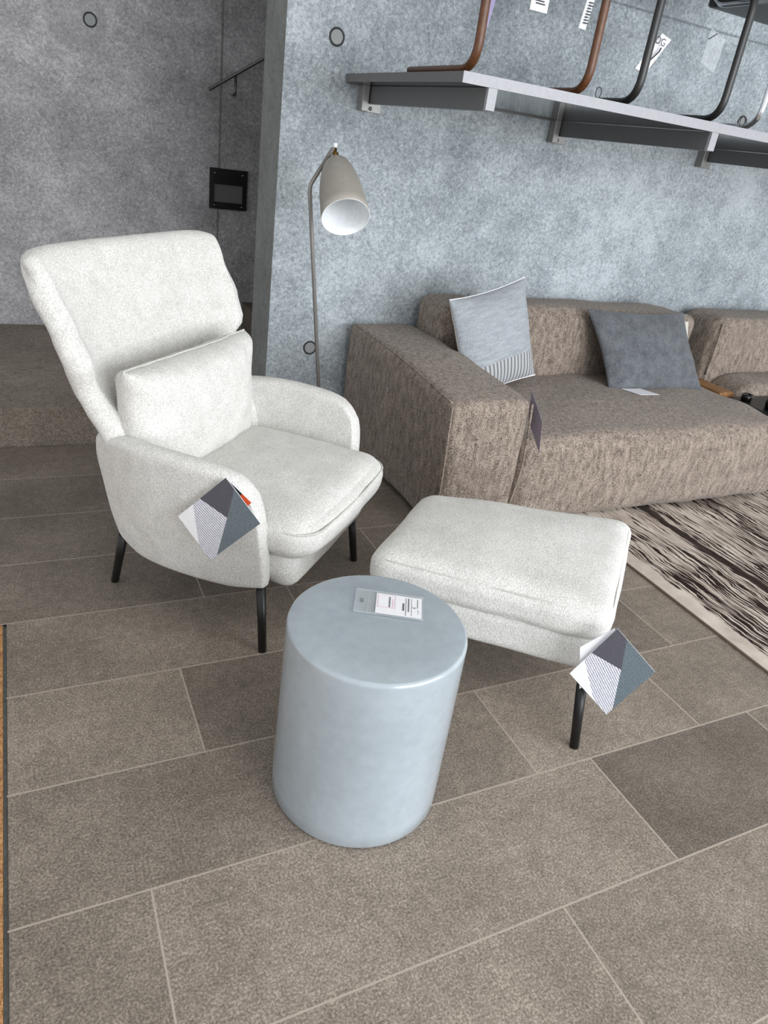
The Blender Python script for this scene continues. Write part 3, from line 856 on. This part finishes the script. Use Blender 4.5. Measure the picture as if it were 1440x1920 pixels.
# ------------------------------------------------------------------ wall shelf
sh = thing('wall_shelf', 'long grey wall shelf on steel brackets carrying chairs above the sofa', 'shelf', (1.295, 2.28, 1.59))
SO = Vector((1.295, 2.28, 1.59))
bm = bmesh.new(); add_box(bm, (0, 0.004, 0), (4.2, 0.972, 0.030)); bo = from_bm('board', bm, [M['shelf_grey'], M['shelf_gloss']], sh)
for p in bo.data.polygons:
    if p.normal.z < -0.9: p.material_index = 1
box('front_edge', (0, 0.0, -0.001), (4.2, 0.004, 0.031), M['shelf_edge'], sh)
for X in (1.41, 2.42, 3.43, 4.44):
    x = X-SO.x
    b = box('bracket', (x-0.016, 0.012, -0.066), (x+0.016, 0.955, -0.002), M['bracket_grey'], sh)
    box('end_cap', (x-0.017, -0.002, -0.064), (x+0.017, 0.012, -0.002), M['shelf_edge'], b)
    box('wall_flange', (x-0.052, 0.968, -0.098), (x+0.055, 0.978, 0.036), M['bracket_plate'], b, 0.002)
    box('wall_flange', (x-0.052, 0.930, -0.096), (x-0.022, 0.968, 0.0), M['bracket_plate'], b, 0.002)
    for dz in (-0.083,):
        bm = bmesh.new(); bmesh.ops.create_uvsphere(bm, u_segments=12, v_segments=8, radius=0.008, matrix=Matrix.Translation((x+0.005, 0.966, dz)) @ Matrix.Diagonal((1, 0.5, 1, 1)))
        from_bm('bolt', bm, M['bracket_grey'], b, True)
box('rear_rail', (0, 0.958, -0.007), (4.2, 0.967, -0.0005), M['bracket_grey'], sh)

# ------------------------------------------------------------------ cantilever chairs on the shelf
def cantilever(name, label, x0, x1, yf, mat, flat, r, loops):
    z0 = 1.622+r
    c = thing(name, label, 'chair', ((x0+x1)/2, yf, 1.622))
    xa = (x1-x0)/2
    yb = 0.46
    for sx in (-xa, xa):
        path = fillet_path([(sx, yb, r), (sx, 0.0, r), (sx, 0.0, 0.44), (sx, 0.42, 0.44), (sx, 0.50, 0.86)], 0.085, 10)
        tube('side_frame', path, r, mat, c, 14, flat)
    tube('rear_runner', [(-xa, yb, r), (xa, yb, r)], r*0.95, mat, c, 12)
    soft_box('seat', (2*xa+0.02, 0.44, 0.035), 0.012, M['leather_black'] if mat != M['leather_tan'] else M['leather_tan'], c, (0, 0.215, 0.452), (0, 0, 0), 10)
    soft_box('backrest', (2*xa+0.02, 0.035, 0.34), 0.012, M['leather_black'] if mat != M['leather_tan'] else M['leather_tan'], c, (0, 0.49, 0.72), (0, 0, 0), 10)
    return c
G_ = None
cantilever('cantilever_chair', 'tan leather covered cantilever chair at the left end of the shelf', 1.352, 1.802, 2.315, M['leather_tan'], 1.25, 0.0125, None)
cantilever('cantilever_chair', 'black leather covered cantilever chair in the middle of the shelf', 2.03, 2.455, 2.315, M['leather_black'], 1.25, 0.0125, None)
cantilever('cantilever_chair', 'chrome cantilever chair at the right edge of the photo on the shelf', 2.66, 3.10, 2.31, M['chrome'], 1.0, 0.011, None)
for (x, y, r, lab) in ((1.845, 2.30, 0.016, 'thin black wire loop beside the tan chair foot on shelf'), (2.575, 2.31, 0.020, 'thin black wire loop beside the chrome chair foot on shelf')):
    o = tube('wire_loop', [(x+r*math.cos(a*math.pi/12), y+0.3*r*math.cos(a*math.pi/12), 1.6225+r+r*math.sin(a*math.pi/12)) for a in range(24)], 0.0015, M['rubber'], None, 6, closed=True)
    tag(o, lab, 'wire')

# tags hanging from the shelf chairs
o = card('hang_tag', (1.56, 2.66, 1.955), (1.60, 2.655, 1.955), (1.535, 2.66, 1.80), [(M['paper'], [(0, 0), (.45, 0), (.45, 1), (0, 1)]), (M['lilac'], [(.45, 0), (1, 0), (1, 1), (.45, 1)])])
tag(o, 'folded white and lilac tag hanging under the tan chair, leftmost above the shelf', 'tag')
tube('string', [(1.58, 2.658, 1.954), (1.58, 2.658, 2.058)], 0.0008, M['clear'], o, 6)
o = card('hang_tag', (1.70, 2.6, 1.995), (1.775, 2.6, 1.995), (1.70, 2.6, 1.872), None)
tag(o, 'white printed tag hanging beneath the tan chair, second from the left', 'tag')
tube('string', [(1.737, 2.6, 1.994), (1.737, 2.6, 2.058)], 0.0008, M['clear'], o, 6)
bm = bmesh.new()
for i, (a, b) in enumerate(((0.02, 0.05), (0.012, 0.058), (0.02, 0.045), (0.015, 0.055), (0.02, 0.06))):
    add_box(bm, (1.70+a, 2.5975, 1.925-i*0.008), (1.70+b, 2.5992, 1.929-i*0.008))
from_bm('text_print', bm, M['ink'], o)
o = card('hang_tag', (1.945, 2.6, 2.0), (1.985, 2.61, 2.0), (1.925, 2.6, 1.855), None)
tag(o, 'narrow white tag hanging just left of the tan chair right leg', 'tag')
tube('string', [(1.965, 2.605, 1.999), (1.8, 2.605, 2.058)], 0.0008, M['clear'], o, 6)
bm = bmesh.new()
for i in range(8):
    add_box(bm, (1.9405+0.0012*i, 2.597, 1.872+i*0.009), (1.962+0.0012*i-(i % 3)*0.003, 2.5985, 1.876+i*0.009))
from_bm('text_print', bm, M['ink'], o)
o = card('hang_tag', (2.325, 2.6, 1.905), (2.395, 2.62, 1.895), (2.235, 2.6, 1.775), None)
tag(o, 'slanted white tag printed with a chair drawing behind the black chair leg', 'tag')
tube('string', [(2.36, 2.61, 1.899), (2.34, 2.61, 2.058)], 0.0008, M['clear'], o, 6)
A_ = Matrix.Translation((2.315, 2.594, 1.878)) @ Matrix.Rotation(math.pi/2, 4, 'X') @ Matrix.Rotation(math.radians(-8), 4, 'Z')
text_mesh('-OG', 0.036, M['ink'], A_, o)
tube('drawing_print', [(2.275, 2.594, 1.815), (2.285, 2.594, 1.803), (2.33, 2.597, 1.845), (2.335, 2.597, 1.858)], 0.003, M['ink'], o, 6)
o = card('hang_tag', (2.57, 2.6, 1.965), (2.66, 2.6, 1.94), (2.56, 2.6, 1.845), None, back=M['clear'])
tag(o, 'translucent pale sleeve tag hanging between the black chair legs', 'tag')
tube('string', [(2.615, 2.6, 1.952), (2.46, 2.6, 2.058)], 0.0008, M['clear'], o, 6)
bm = bmesh.new()
for i in range(5): add_box(bm, (2.568+i*0.008, 2.597, 1.926+i*0.005), (2.574+i*0.008, 2.5985, 1.931+i*0.005))
from_bm('text_print', bm, M['ink'], o)
